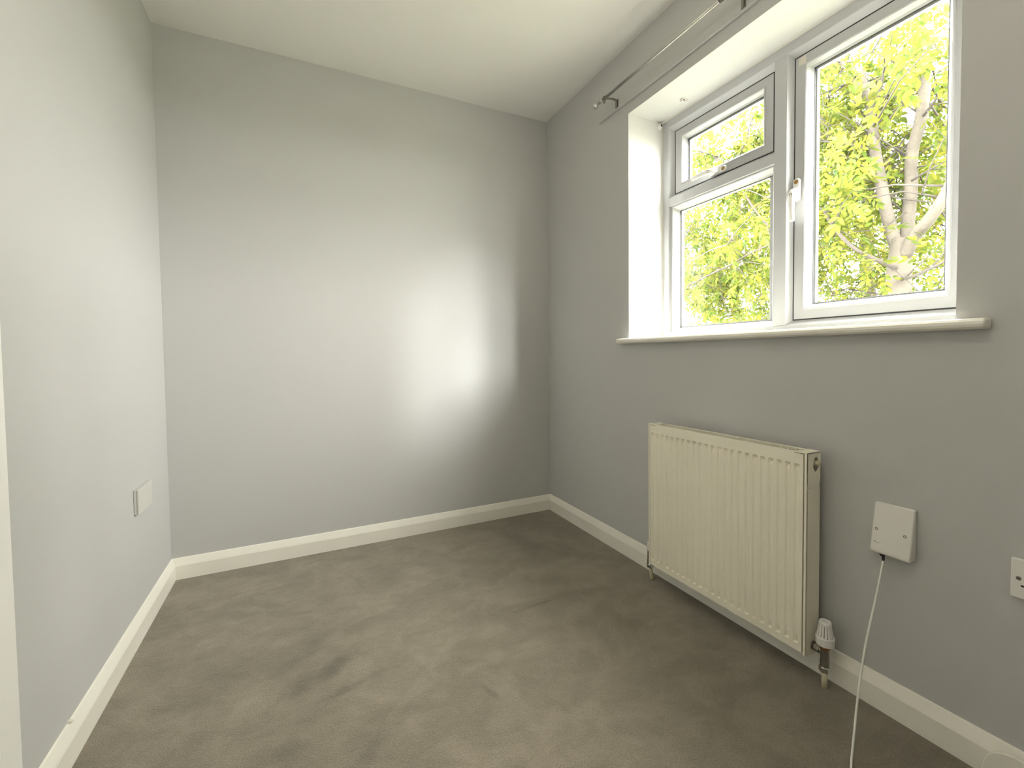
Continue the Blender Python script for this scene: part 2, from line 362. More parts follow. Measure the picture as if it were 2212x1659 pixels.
# fixed light below the vent
bead(w, ML, LY1-.001+.004, FZ0+.040, TZ0-.004, FX+.006, FX+.036, .024)
part('spacer_bar', 'upvc', w, lambda bm: ring(bm, LY0, LY1, FZ0+.045, TZ0-.004, [(0, FX+.041), (0, FX+.055), (.026, FX+.055), (.026, FX+.041)]))
pane(w, LY0+.003, LY1-.003, FZ0+.05, TZ0-.006, FX+.0375)
part('sealant_bead', 'sealant', w, lambda bm: ring(bm, WY0, WY1, FZ0, WZ1, [(0, FX-.0005), (0, FX-.004), (.004, FX-.0005)]))
part('hinge_stain', 'sealant', w, lambda bm: box(bm, FX+.0225, FX+.0245, RY1-.040, RY1-.014, WZ1-.094, WZ1-.066), bevel=.001)

def win_handle(loc, ang, label):
    """cranked espagnolette handle; local z along the grip (down), local -x into the room"""
    h = bpy.data.objects.new('handle', None)
    R = Matrix.Translation(loc) @ Matrix.Rotation(ang, 4, 'X')
    def tr(bm): bmesh.ops.transform(bm, matrix=R, verts=bm.verts[:])
    def plate(bm):
        lo = [(-.013, 0), (.013, 0)]; pts = []
        for k in range(13): a = PI*k/12; pts.append((.013*math.cos(a), .020+.013*math.sin(a)))
        for k in range(13): a = PI+PI*k/12; pts.append((.013*math.cos(a), -.038+.013*math.sin(a)))
        prism(bm, pts, lambda p: (0, p[0], p[1]), lambda p: (-.011, p[0]*.92, p[1]*.97)); tr(bm)
    h = part('handle', 'handle', w, plate, smooth=False, bevel=.002); h['label'] = label
    def grip(bm):
        pts = spline([(-.008, 0, -.018), (-.022, 0, -.016), (-.033, 0, -.024), (-.037, 0, -.045), (-.038, 0, -.075), (-.035, 0, -.125)], 5)
        n = len(pts); prev = None; rings = []
        for i, p in enumerate(pts):
            t = (pts[min(i+1, n-1)] - pts[max(i-1, 0)]).normalized(); s = Vector((0, 1, 0)); b = t.cross(s)
            f = i/(n-1); a = .013*(1-f) + .0085*f; c = .012*(1-f) + .0055*f
            rings.append([bm.verts.new(p + s*a*math.copysign(abs(math.cos(q))**.6, math.cos(q)) + b*c*math.copysign(abs(math.sin(q))**.6, math.sin(q))) for q in [2*PI*k/16 for k in range(16)]])
        for a, b in zip(rings, rings[1:]):
            for k in range(16): bm.faces.new((a[k], a[(k+1) % 16], b[(k+1) % 16], b[k]))
        bm.faces.new(rings[0][::-1]); bm.faces.new(rings[-1]); tr(bm)
    part('grip', 'handle', h, grip, smooth=True)
    part('screw_cover', 'brass', h, lambda bm: (lathe(bm, [(.0075, 0), (.0075, .0016), (.006, .002), (0, .002)], axis((-.0107, 0, .019), (-1, 0, 0)), 16), tr(bm)))
    part('lock_button', 'handle', h, lambda bm: (lathe(bm, [(.0085, 0), (.0085, .006), (.006, .007), (.0055, .004), (0, .004)], axis((-.0375, 0, -.032), (-1, 0, .1)), 16), tr(bm)))
    part('lock_barrel', 'screw', h, lambda bm: (lathe(bm, [(.0052, 0), (.0052, .0065), (0, .0065)], axis((-.0375, 0, -.032), (-1, 0, .1)), 16), tr(bm)))
    return h
win_handle((FX+.024, -1.380, 1.566), 0.0, 'white cranked handle pointing down')
win_handle((FX+.024, -1.056, 1.750), PI/2, 'white cranked handle lying sideways')

# window board (sill)
NOSE = [(-.0002, 1.020), (-.0002, 1.045), (-.026, 1.045), (-.033, 1.043), (-.0375, 1.0375), (-.038, 1.031), (-.0355, 1.025), (-.030, 1.0215), (-.024, 1.020)]
bm = bmesh.new(); prism(bm, NOSE, lambda p: (p[0], -1.955, p[1]), lambda p: (p[0], -0.690, p[1]))
sl_ = finish('trim_1', bm, 'trim', bevel=.005, seg=3); tag(sl_, 'cream window board with rounded nosing and short horns', kind='structure')
part('board', 'trim', sl_, lambda bm: box(bm, -.005, FX, WY0+.0003, WY1-.0003, 1.0205, 1.0452))

# ------------------------------------------------------------------ roller blind leftovers on the reveal
b = empty('blind_bracket', (FX-.012, WY1, 2.06)); tag(b, 'small white end bracket in the top corner of the window reveal', 'bracket')
part('plate', 'plastic', b, lambda bm: box(bm, FX-.030, FX-.008, WY1-.004, WY1-.0003, 2.052, 2.086), bevel=.001)
part('socket', 'plastic', b, lambda bm: lathe(bm, [(.011, 0), (.011, .012), (.008, .014), (.007, .004), (0, .004)], axis((FX-.019, WY1-.003, 2.068), (0, -1, 0)), 18))
part('stub', 'dark', b, lambda bm: lathe(bm, [(.0065, 0), (.0065, .0105), (0, .0105)], axis((FX-.019, WY1-.003, 2.068), (0, -1, 0)), 14))
b = empty('blind_clip', (.141, -.94, WZ1)); tag(b, 'tiny white blind clip screwed under the window head', 'clip')
def clip(bm):
    box(bm, .128, .158, -.948, -.932, WZ1-.003, WZ1-.0002); box(bm, .128, .131, -.948, -.932, WZ1-.014, WZ1-.003); box(bm, .152, .158, -.948, -.932, WZ1-.010, WZ1-.003)
part('clip_body', 'plastic', b, clip, bevel=.0008)
part('screw', 'dark', b, lambda bm: lathe(bm, [(.004, 0), (.004, .002), (0, .003)], axis((.142, -.94, WZ1-.003), (0, 0, -1)), 12))

# ------------------------------------------------------------------ curtain rod
RX, RZ = -.078, 2.179
rod = empty('curtain_rod', (RX, -1.319, RZ)); tag(rod, 'thin metal curtain rod with ball finials above the window', 'curtain rod')
YA, YB = -.640, -2.02
part('pole', 'steel', rod, lambda bm: lathe(bm, [(.0065, 0), (.0065, 1.0), ], axis((RX, -1.30, RZ), (0, 1, 0)) @ Matrix.Diagonal((1, 1, YA+1.30, 1)), 16), smooth=True)
part('pole', 'chrome', rod, lambda bm: lathe(bm, [(.0085, 0), (.0085, 1.0)], axis((RX, YB, RZ), (0, 1, 0)) @ Matrix.Diagonal((1, 1, -1.30-YB, 1)), 16), smooth=True)
for y, s in ((YA, 1), (YB, -1)):
    part('finial', 'chrome', rod, lambda bm: lathe(bm, [(.0085, -.014), (.0085, .008), (.0055, .010), (.0050, .030)] + [(.0135*math.cos(a), .0435+.0135*math.sin(a)) for a in [-1.15+.17*k for k in range(16)]] + [(0, .057)], axis((RX, y, RZ), (0, s, 0)), 24), smooth=True)
for y in (-.666, -1.335, -1.99):
    def brk(bm):
        tube(bm, [(RX, y, RZ+.004), (-.030, y, RZ+.010), (-.016, y, RZ+.010), (-.0095, y, RZ+.007), (-.007, y, RZ), (-.007, y, RZ-.030)], .0045, 10)
        box(bm, -.005, -.0003, y-.008, y+.008, RZ-.034, RZ+.012)
    bk = part('bracket', 'dull', rod, brk, smooth=False)
    part('cup', 'dull', bk, lambda bm: lathe(bm, [(.0100, -.007), (.0100, .007)], axis((RX, y, RZ), (0, 1, 0)), 20))
    part('thumb_screw', 'dull', bk, lambda bm: lathe(bm, [(.003, 0), (.003, .008), (.005, .008), (.005, .012), (0, .012)], axis((RX, y, RZ-.008), (0, 0, -1)), 12))
s = part('wall_strip', 'wall', None, lambda bm: box(bm, -.012, -.0003, -2.10, -.533, 2.1385, 2.1465), bevel=.0015)
tag(s, 'thin grey painted strip on the wall under the curtain rod', 'strip')

# ------------------------------------------------------------------ glowing paper globe added as fill light, unseen above the view
FILL_STRENGTH = 7.3
def fill_glow_mat():
    m, nt, b = new_mat('added_fill_glow'); b.inputs['Base Color'].default_value = (.9, .87, .8, 1)
    b.inputs['Emission Color'].default_value = (1.0, 0.90, 0.75, 1); b.inputs['Emission Strength'].default_value = FILL_STRENGTH; return m
M['fill_glow'] = fill_glow_mat()
LP = Vector((-1.15, -2.0, 2.03))
ln = empty('added_fill_lamp', (LP.x, LP.y, RH)); tag(ln, 'added glowing paper globe, unseen fill light under the ceiling', 'fill_lamp')
part('shade', 'fill_glow', ln, lambda bm: lathe(bm, [(.03, -.146)] + [(.15*math.cos(a)*(1 + .012*(k % 2)), .15*math.sin(a)) for k, a in enumerate([-1.25+2.5*i/24 for i in range(25)])] + [(.03, .146)], Matrix.Translation(LP), 32), smooth=True)
part('cord', 'cable', ln, lambda bm: tube(bm, [LP+Vector((0, 0, .14)), Vector((LP.x, LP.y, RH-.03))], .003, 8))
part('ceiling_rose', 'plasticw', ln, lambda bm: lathe(bm, [(.012, -.035), (.042, -.022), (.046, -.0003)], Matrix.Translation((LP.x, LP.y, RH)), 24))

# ------------------------------------------------------------------ radiator
Y0r, Y1r, Z0r, Z1r = -1.616, -0.979, .083, .680; XF, XB = -.100, -.034
rad = empty('radiator', (XF, (Y0r+Y1r)/2, Z0r)); tag(rad, 'cream fluted panel radiator on the wall under the window', 'radiator')
def fpanel(bm):
    yl, yr = Y1r-.009, Y0r+.0105
    cols = [(yl, 0)]
    n = 23; c0, c1 = -1.002, -1.588; pit = (c1-c0)/(n-1)
    for i in range(n):
        c = c0+pit*i; h = pit*.5
        for t, dd in ((-.52, 0), (-.36, .35), (-.18, 1), (.18, 1), (.36, .35), (.52, 0)): cols.append((c+h*2*t*.62, dd))
    cols.append((yr, 0))
    rows = [(Z0r+.006, 0), (.110, 0), (.113, 1.9), (.120, 1.9), (.132, .85), (.624, .85), (.636, 1.9), (.643, 1.9), (.646, 0), (Z1r-.004, 0)]
    g = [[bm.verts.new((XF + .0042*dd*k, y, z)) for y, dd in cols] for z, k in rows]
    for a, b in zip(g, g[1:]):
        for i in range(len(cols)-1): bm.faces.new((a[i], a[i+1], b[i+1], b[i]))
    # folded edge
    per = [g[0][i] for i in range(len(cols))] + [g[r][-1] for r in range(1, len(rows))] + [g[-1][i] for i in range(len(cols)-2, -1, -1)] + [g[r][0] for r in range(len(rows)-2, 0, -1)]
    back = [bm.verts.new((XF+.012, v.co.y, v.co.z)) for v in per]
    for i in range(len(per)): bm.faces.new((per[i], per[(i+1) % len(per)], back[(i+1) % len(per)], back[i]))
part('front_panel', 'rad', rad, fpanel, smooth=False)
part('back_panel', 'rad', rad, lambda bm: box(bm, XB-.008, XB, Y0r+.006, Y1r-.006, Z0r+.006, Z1r-.012))
def fins(bm):
    k = 0; y = Y1r-.03
    while y > Y0r+.03:
        box(bm, XF+.016, XB-.010, y-.0006, y+.0006, Z0r+.03, Z1r-.03); y -= .0135
f = part('convector_fins', 'rad', rad, fins); f['kind'] = 'stuff'
def sidecov(ya, yb, hole):
    def fn(bm):
        # side sheet with an oval hole for the bleed valve near the top
        yo = yb
        cx, cz, ry, rz = XB-.021, .644, .0125, .0215
        N = 28
        outer = []; inner = []
        for k in range(N):
            a = 2*PI*k/N; inner.append((cx+ry*math.cos(a), cz+rz*math.sin(a)))
            dx, dz = math.cos(a), math.sin(a)
            t = 1e9
            if dx > 1e-9: t = min(t, (XB-cx)/dx)
            if dx < -1e-9: t = min(t, (XF+.0015-cx)/dx)
            if dz > 1e-9: t = min(t, (Z1r-cz)/dz)
            if dz < -1e-9: t = min(t, (cz-.575)/-dz)
            outer.append((cx+dx*t, cz+dz*t))
        for yy in (ya, yb):
            a = [bm.verts.new((x, yy, z)) for x, z in outer]; b = [bm.verts.new((x, yy, z)) for x, z in inner]
            for k in range(N): bm.faces.new((a[k], a[(k+1) % N], b[(k+1) % N], b[k]))
            if yy == ya: a0, b0 = a, b
            else:
                for k in range(N): bm.faces.new((b0[k], b0[(k+1) % N], b[(k+1) % N], b[k]))
        box(bm, XF+.0015, XB, min(ya, yb), max(ya, yb), Z0r, .577)
        box(bm, XF+.0015, XB, min(ya, yb), max(ya, yb), Z1r-.0035, Z1r+.0005)
        # front lip and top lip
        s = 1 if yb > ya else -1
        box(bm, XF-.0008, XF+.006, min(yb, yb-s*.0065), max(yb, yb-s*.0065), Z0r, Z1r)
        box(bm, XF+.0015, XB, min(yb, yb-s*.035), max(yb, yb-s*.035), Z1r-.002, Z1r+.0015)
    return part('side_cover', 'rad', rad, fn, bevel=.0012)
sidecov(Y0r+.003, Y0r, True); sidecov(Y1r-.003, Y1r, True)
def grille(bm):
    ya, yb = Y0r+.036, Y1r-.036
    box(bm, XF+.001, XF+.012, ya, yb, Z1r-.006, Z1r); box(bm, XB-.010, XB, ya, yb, Z1r-.006, Z1r)
    box(bm, XF+.031, XF+.035, ya, yb, Z1r-.004, Z1r-.001)
    y = ya
    while y < yb: box(bm, XF+.012, XB-.010, y, y+.0045, Z1r-.004, Z1r-.001); y += .0105
part('top_grille', 'rad', rad, grille)
part('bleed_valve', 'copper', rad, lambda bm: (lathe(bm, [(.0085, -.012), (.0085, .001), (.007, .002), (.0065, .006), (0, .006)], axis((XB-.016, Y0r, .646), (0, -1, 0)), 6)))
part('hole_shade', 'dark', rad, lambda bm: box(bm, XF+.014, XB-.009, Y0r+.012, Y0r+.03, .60, .674))  # dark block paints the shade inside the bleed valve hole
part('blind_plug', 'dull', rad, lambda bm: lathe(bm, [(.0115, -.012), (.0115, .0), (.006, .002), (0, .002)], axis((XB-.020, Y1r, .646), (0, 1, 0)), 8))
for y in (Y0r+.12, Y1r-.12):
    part('wall_bracket', 'rad', rad, lambda bm: (box(bm, XB, -.0005, y-.012, y+.012, .14, .62), box(bm, XB-.004, XB, y-.012, y+.012, .60, .64)))
VX = -.062
def valve(y, s):
    """y: radiator end, s: outward direction along the wall"""
    yc = y + s*.033
    v = part('valve_body', 'dull', rad, lambda bm: (
        lathe(bm, [(.013, 0), (.013, .004), (.0085, .005), (.0085, .008)], axis((VX, y, .108), (0, s, 0)), 18),
        lathe(bm, [(.0125, 0), (.0125, .013)], axis((VX, y+s*.008, .108), (0, s, 0)), 6),
        lathe(bm, [(.0095, 0), (.0095, .016)], axis((VX, y+s*.020, .108), (0, s, 0)), 18),
        lathe(bm, [(.012, .064), (.0125, .078), (.0115, .084), (.0115, .118), (.0125, .122), (.0125, .128)], axis((VX, yc, 0), (0, 0, 1)), 20)))
    part('compression_nut', 'chrome', v, lambda bm: lathe(bm, [(.0100, .048), (.0148, .050), (.0148, .064), (.0115, .067)], axis((VX, yc, 0), (0, 0, 1)), 6), bevel=.001)
    return v, yc
v, yc = valve(Y0r, -1)
def head(bm):
    lathe(bm, [(.019, .128), (.0225, .130), (.0235, .152), (.0222, .154), (.010, .154)], axis((VX, yc, 0), (0, 0, 1)), 32)
    lathe(bm, [(.008, .186), (.0148, .186), (.0155, .193), (.0140, .1975), (.007, .1975), (.0055, .1960), (0, .1960)], axis((VX, yc, 0), (0, 0, 1)), 32)
    for k in range(16):
        a = 2*PI*(k+.5)/16; c, s = math.cos(a), math.sin(a)
        q = [Vector((VX+c*r-s*t*w, yc+s*r+c*t*w, z)) for r, z, w in ((.0155, .152, 1), (.0215, .152, 1), (.0150, .188, .7), (.0115, .188, .7)) for t in (-.0029, .0029)]
        vs = [bm.verts.new(p) for p in q]
        for f in ((0, 2, 4, 6), (1, 7, 5, 3), (0, 1, 3, 2), (2, 3, 5, 4), (4, 5, 7, 6), (6, 7, 1, 0)): bm.faces.new([vs[i] for i in f])
hd = part('thermostat_head', 'plasticw', v, head); hd['label'] = 'white ribbed thermostat head'
part('slit_shade_core', 'dark', v, lambda bm: lathe(bm, [(.0150, .153), (.0110, .187)], axis((VX, yc, 0), (0, 0, 1)), 24))  # dark colour paints the shade in the slits between the ribs
part('collar', 'orange', v, lambda bm: lathe(bm, [(.0135, .118), (.0140, .120), (.0140, .1285)], axis((VX, yc, 0), (0, 0, 1)), 20))
part('pipe', 'copper', rad, lambda bm: tube(bm, [(VX, yc, -.002), (VX, yc, .056)], .0075, 16), smooth=True)
v2, yc2 = valve(Y1r, 1)
part('lockshield_cap', 'plastic', v2, lambda bm: lathe(bm, [(.0125, .122), (.0130, .126), (.0115, .158), (.009, .162), (0, .162)], axis((VX, yc2, 0), (0, 0, 1)), 20), smooth=True)
part('pipe', 'copper', rad, lambda bm: tube(bm, [(VX+.004, yc2-.006, -.002), (VX+.003, yc2-.005, .02), (VX, yc2, .056)], .0075, 16), smooth=True)

# ------------------------------------------------------------------ wedge-shaped cable outlet with its cable
bx = empty('cable_outlet', (0, -1.782, .49)); tag(bx, 'white wedge-shaped cable outlet box on the wall beside the radiator', 'outlet box')
BYL, BYR, BZ0, BZ1 = -1.742, -1.829, .434, .567
def obody(bm):
    P = [(0, BZ0+.002), (0, BZ1), (-.009, BZ1), (-.012, BZ1-.003), (-.0335, BZ0+.012), (-.0335, BZ0+.006), (-.031, BZ0)]
    prism(bm, P, lambda p: (p[0], BYL, p[1]), lambda p: (p[0], BYR, p[1]))
part('body', 'plastic', bx, obody, bevel=.004, seg=3)
for y in (-1.7525, -1.814):
    part('screw', 'screw', bx, lambda bm: lathe(bm, [(.0042, -.001), (.0042, .0008), (.003, .0012), (0, .0006)], axis((-.0232, y, .497), (-1, 0, .177)), 14))
part('badge', 'screw', bx, lambda bm: (box(bm, -.0305, -.0285, -1.7545, -1.7500, .4635, .4655), box(bm, -.0305, -.0286, -1.7635, -1.7560, .4620, .4632)))
part('cord_grip', 'black', bx, lambda bm: (lathe(bm, [(.0062, 0), (.0062, .006), (.004, .009)], axis((-.020, -1.7655, BZ0+.001), (-.2, 0, -1)), 14), lathe(bm, [(.003, 0), (.0034, .006), (.002, .011)], axis((-.0225, -1.768, BZ0-.007), (-.2, -.1, -1)), 12)))
cpts = [(-.0225, -1.7685, .424), (-.028, -1.7689, .4037), (-.068, -1.7717, .318), (-.118, -1.7745, .2111), (-.172, -1.7865, .1168), (-.214, -1.8000, .0535), (-.240, -1.8090, .0190), (-.258, -1.8160, .0070), (-.280, -1.8260, .0030), (-.325, -1.847, .0030), (-.40, -1.90, .0030), (-.47, -2.02, .0030), (-.48, -2.15, .0030), (-.40, -2.24, .0030)]
c = part('cable', 'cable', None, lambda bm: tube(bm, spline(cpts, 8),   .0025, 10), smooth=True)
tag(c, 'thin white cable hanging from the outlet box onto the carpet', 'cable')

# ------------------------------------------------------------------ twin sockets
def twin(name, x, y0, z0, s, label, parts=True, thick=.011):
    """x: wall plane, s: direction into the room along x, plate 146 x 86 mm, y0 = end nearest the corner"""
    e = empty(name, (x, y0-.073, z0)); tag(e, label, 'socket')
    part('plate', 'plasticw' if s < 0 else 'plastic', e, lambda bm: box(bm, *sorted((x+s*.0003, x+s*thick)), y0-.146, y0, z0, z0+.086), bevel=.003, seg=3)
    xs = x+s*thick
    for k in (0, 1):
        yc = y0-.036-.074*k
        part('switch', 'plasticw' if s < 0 else 'plastic', e, lambda bm: box(bm, *sorted((xs-s*.001, xs+s*.004)), yc-.022, yc-.010, z0+.052, z0+.074), bevel=.0015)
        if parts:
            part('pin_holes', 'black', e, lambda bm: (box(bm, *sorted((xs-s*.001, xs+s*.0004)), yc+.002, yc+.007, z0+.044, z0+.053), box(bm, *sorted((xs-s*.001, xs+s*.0004)), yc-.011, yc-.003, z0+.027, z0+.031), box(bm, *sorted((xs-s*.001, xs+s*.0004)), yc+.012, yc+.020, z0+.027, z0+.031)))
    for yy in (y0-.0125, y0-.1335):
        part('screw', 'screw', e, lambda bm: lathe(bm, [(.0042, 0), (.0042, .0008), (0, .0006)], axis((xs, yy, z0+.044), (s, 0, 0)), 14))
twin('double_socket', 0, -1.996, .432, -1, 'white twin socket low on the window wall beyond the cable outlet', True)
e = empty('wall_plate', (-RW, -.358, .43)); tag(e, 'pale blank outlet plate low on the doorway wall close to the back wall', 'wall plate')
part('back_box', 'plate', e, lambda bm: box(bm, -RW+.0003, -RW+.009, -.447, -.303, .433, .519), bevel=.002)
part('plate', 'plate', e, lambda bm: box(bm, -RW+.009, -RW+.017, -.448, -.302, .432, .520), bevel=.003, seg=3)
# little cover box on the skirting
e = part('skirting_box', 'trim', None, lambda bm: prism(bm, [(-1.962, .004), (-1.964, .030), (-1.970, .055), (-1.980, .070), (-1.995, .080), (-2.015, .086), (-2.09, .088), (-2.10, .084), (-2.104, .074), (-2.104, .004)], lambda p: (-.0165, p[0], p[1]), lambda p: (-.028, p[0], p[1])), bevel=.002)
tag(e, 'cream rounded cover box fixed to the skirting below the twin socket', 'cover box')
e = part('skirting_chip', 'sealant', None, lambda bm: lathe(bm, [(.006, 0), (.005, .002), (.002, .003), (0, .003)], axis((-RW+.002, -.962, .0925), (.3, 0, 1)) @ Matrix.Diagonal((1, 1.6, 1, 1)), 8))
tag(e, 'small brown chip of plaster on top of the skirting by the door', 'chip')

# ------------------------------------------------------------------ outside: trees beyond the window
GZ = -2.6
bm = bmesh.new(); box(bm, T+.05, 60, -40, 60, GZ-.1, GZ); tag(finish('ground', bm, 'lawn'), 'lawn outside the house', kind='structure')
def px(x, y, X):
    d = fw + rt*((x-1106)/FPX) - up*((y-829.5+31.7)/FPX); t = (X-CAM.x)/d.x; return CAM + d*t
rng = np.random.default_rng(5); random.seed(5)

def leaf_template(pairs=3, L=.24, ll=.105, lw=.046):
    V = []; F = []
    def leaflet(p, ang, l, wd, droop):
        d = np.array([math.cos(ang), math.sin(ang), -droop]); d /= np.linalg.norm(d); s = np.array([-math.sin(ang), math.cos(ang), 0]); b = len(V)
        pts = [p, p+d*l*.35+s*wd*.5+[0, 0, .006], p+d*l*.7+s*wd*.38+[0, 0, .004], p+d*l+[0, 0, -.006], p+d*l*.7-s*wd*.38+[0, 0, .004], p+d*l*.35-s*wd*.5+[0, 0, .006]]
        V.extend(pts); F.extend([(b, b+1, b+5), (b+1, b+2, b+4, b+5), (b+2, b+3, b+4)])
    for i in range(pairs):
        t = (i+1)/(pairs+.6); p = np.array([L*t, 0, -.05*t*t])
        for sg in (1, -1): leaflet(p, sg*(.95-.15*i), ll*(.8+.12*i), lw*(.85+.08*i), .15)
    leaflet(np.array([L*.95, 0, -.05]), 0, ll*1.1, lw*1.05, .3)
    b = len(V); V.extend([np.array([0, .0012, 0]), np.array([0, -.0012, 0]), np.array([L, -.0008, -.05]), np.array([L, .0008, -.05])]); F.append((b, b+1, b+2, b+3))
    return np.array(V), F
LT = [leaf_template(3), leaf_template(2, .18, .095, .05), leaf_template(4, .30, .10, .042)]
LM = []
for V, F in LT:
    me = bpy.data.meshes.new('leaf'); me.from_pydata(V.tolist(), [], F); me.materials.append(M['leaf']); LM.append(me)
def rot_from(dirv, roll):
    d = np.array(dirv)/np.linalg.norm(dirv); u = np.array([0, 0, 1.]); s = np.cross(u, d)
    s = s/np.linalg.norm(s) if np.linalg.norm(s) > 1e-3 else np.array([0, 1., 0]); u = np.cross(d, s)
    c, n = math.cos(roll), math.sin(roll); return np.stack([d, s*c+u*n, u*c-s*n], 1)
def foliage(name, parent, leaves, mat):
    """leaves: list of (pos, R, scale, kind) joined into one mesh"""
    VV = []; FF = []; off = 0
    for p, R, s, k in leaves:
        V, F = LT[k]; VV.append((V*s) @ R.T + p); FF.extend([tuple(i+off for i in f) for f in F]); off += len(V)
    me = bpy.data.meshes.new(name); me.from_pydata(np.concatenate(VV).tolist(), [], FF); me.materials.append(M[mat])
    o = bpy.data.objects.new(name, me); COL.objects.link(o); o.parent = parent; o.matrix_parent_inverse = Matrix.Translation(-parent.location); o['kind'] = 'stuff'; return o
def limb(name, parent, pts, r0, r1, mat, n=6, seg=10):
    sp = spline(pts, n); m = len(sp); rr = [r0+(r1-r0)*i/(m-1) for i in range(m)]
    bm = bmesh.new(); tube(bm, sp, rr, seg); return finish(name, bm, mat, parent, smooth=True), sp
def sprout(tips, starts, n, length, spread, bias, twig_store, leaf_store, lsc=1.0, nl=6):
    """twigs from points on the limbs, each carrying leaves"""
    for _ in range(n):
        p = np.array(starts[rng.integers(len(starts))]); d = rng.normal(size=3)*spread + np.array(bias); d /= np.linalg.norm(d)
        l = length*rng.uniform(.6, 1.2); q = [p]
        for k in range(4):
            d = d + rng.normal(size=3)*.22 + np.array([0, 0, -.04]); d /= np.linalg.norm(d); q.append(q[-1]+d*l/4)
        twig_store.append((q, .006*l+.002, .0015)); tips.append(q[-1]); tips.append(q[2])
        for k in range(nl):
            t = rng.uniform(.25, 1.0)*4; i = min(3, int(t)); pos = q[i]+(q[i+1]-q[i])*(t-i)
            ld = d*.5 + rng.normal(size=3)*.8 + np.array([0, 0, -.25]); leaf_store.append((pos, rot_from(ld, rng.normal()*.6), lsc*rng.uniform(.75, 1.2), int(rng.integers(3))))
def twigs(name, parent, store, mat='twig', seg=5):
    bm = bmesh.new()
    for q, a, b in store: tube(bm, q, [a+(b-a)*i/(len(q)-1) for i in range(len(q))], seg)
    o = finish(name, bm, mat, parent, smooth=True); o['kind'] = 'stuff'; return o
def dist_px(p):
    d = Vector(p)-CAM; z = d.dot(fw); return 1106+FPX*d.dot(rt)/z, 829.5-31.7-FPX*d.dot(up)/z
PAIRS = [((1938, 680), (1948, 530)), ((1948, 530), (1905, 400)), ((1905, 400), (1880, 230)), ((1955, 530), (1967, 360)), ((1967, 340), (1998, 150)), ((1965, 525), (2060, 400))]
def covers_trunk(p):
    if p[0] > 4.35: return False
    x, y = dist_px(p); a = np.array([x, y])
    for s, e in PAIRS:
        s = np.array(s, float); e = np.array(e, float); t = np.clip(np.dot(a-s, e-s)/np.dot(e-s, e-s), 0, 1)
        if np.linalg.norm(a-(s+(e-s)*t)) < 34: return True
    return False
def leaf_objects(parent, leaves, nmax):
    """the leaves that show largest become objects of their own"""
    vis = []
    for i, (p, R, s, k) in enumerate(leaves):
        x, y = dist_px(p); ok = (1465 < x < 1675 and 280 < y < 720) or (1755 < x < 2060 and 0 < y < 670)
        vis.append((0 if ok else 1, (Vector(p)-CAM).length/s, i))
    vis.sort(); pick = set(i for o, _, i in vis[:nmax] if o == 0)
    for i in pick:
        p, R, s, k = leaves[i]; o = bpy.data.objects.new('leaf', LM[k]); COL.objects.link(o); o.parent = parent
        m = Matrix.Translation(Vector(p)-parent.location) @ Matrix([list(r)+[0] for r in R.tolist()] + [[0, 0, 0, 1]]) @ Matrix.Diagonal((s, s, s, 1)); o.matrix_local = m
    return [l for i, l in enumerate(leaves) if i not in pick]
def keys(parent, p, n=16, L=.16):
    def fn(bm):
        for k in range(n):
            a = rng.uniform(0, 2*PI); r = rng.uniform(.004, .028); o = Vector(p)+Vector((r*math.cos(a), r*math.sin(a), -rng.uniform(0, L*.55))); l = rng.uniform(.03, .045)
            s = Vector((math.cos(a+1), math.sin(a+1), 0))*.004; dn = Vector((.1*math.cos(a), .1*math.sin(a), -1))*l
            v = [bm.verts.new(q) for q in (o-s*.3, o+s*.3, o+dn*.6+s, o+dn, o+dn*.6-s)]; bm.faces.new(v)
    part('seed_cluster', 'seed', parent, fn)

# main tree: pale trunk forking in front of the tall casement
X0 = 4.0
base = px(1938, 700, X0); t1 = empty('forked_tree', (base.x, base.y, GZ)); tag(t1, 'tree with pale trunk forking into three stems outside the casement', 'tree')
limb('trunk', t1, [(base.x-.05, base.y+.05, GZ-.05), (base.x, base.y, .2), px(1939, 660, X0), px(1941, 600, X0), px(1946, 545, X0), px(1950, 515, X0)], .125, .085, 'bark', 6, 16)
S1 = [px(1945, 560, X0), px(1926, 500, X0), px(1911, 440, X0-.05), px(1902, 390, X0-.05), px(1889, 315, X0-.1), px(1882, 240, X0-.1), px(1868, 195, X0-.1), px(1856, 150, X0-.1)]
S2 = [px(1951, 555, X0+.05), px(1961, 480, X0+.1), px(1968, 400, X0+.12), px(1970, 330, X0+.1), px(1986, 270, X0+.05), px(1996, 205, X0), px(1999, 140, X0)]
S3 = [px(1955, 550, X0-.03), px(1978, 508, X0-.1), px(2010, 470, X0-.2), px(2045, 415, X0-.3), px(2085, 320, X0-.4), px(2110, 200, X0-.5)]
ls1 = limb('stem', t1, S1, .058, .036, 'bark', 6, 12)[1]; ls2 = limb('stem', t1, S2, .058, .044, 'bark', 6, 12)[1]; ls3 = limb('stem', t1, S3, .060, .034, 'bark', 6, 12)[1]
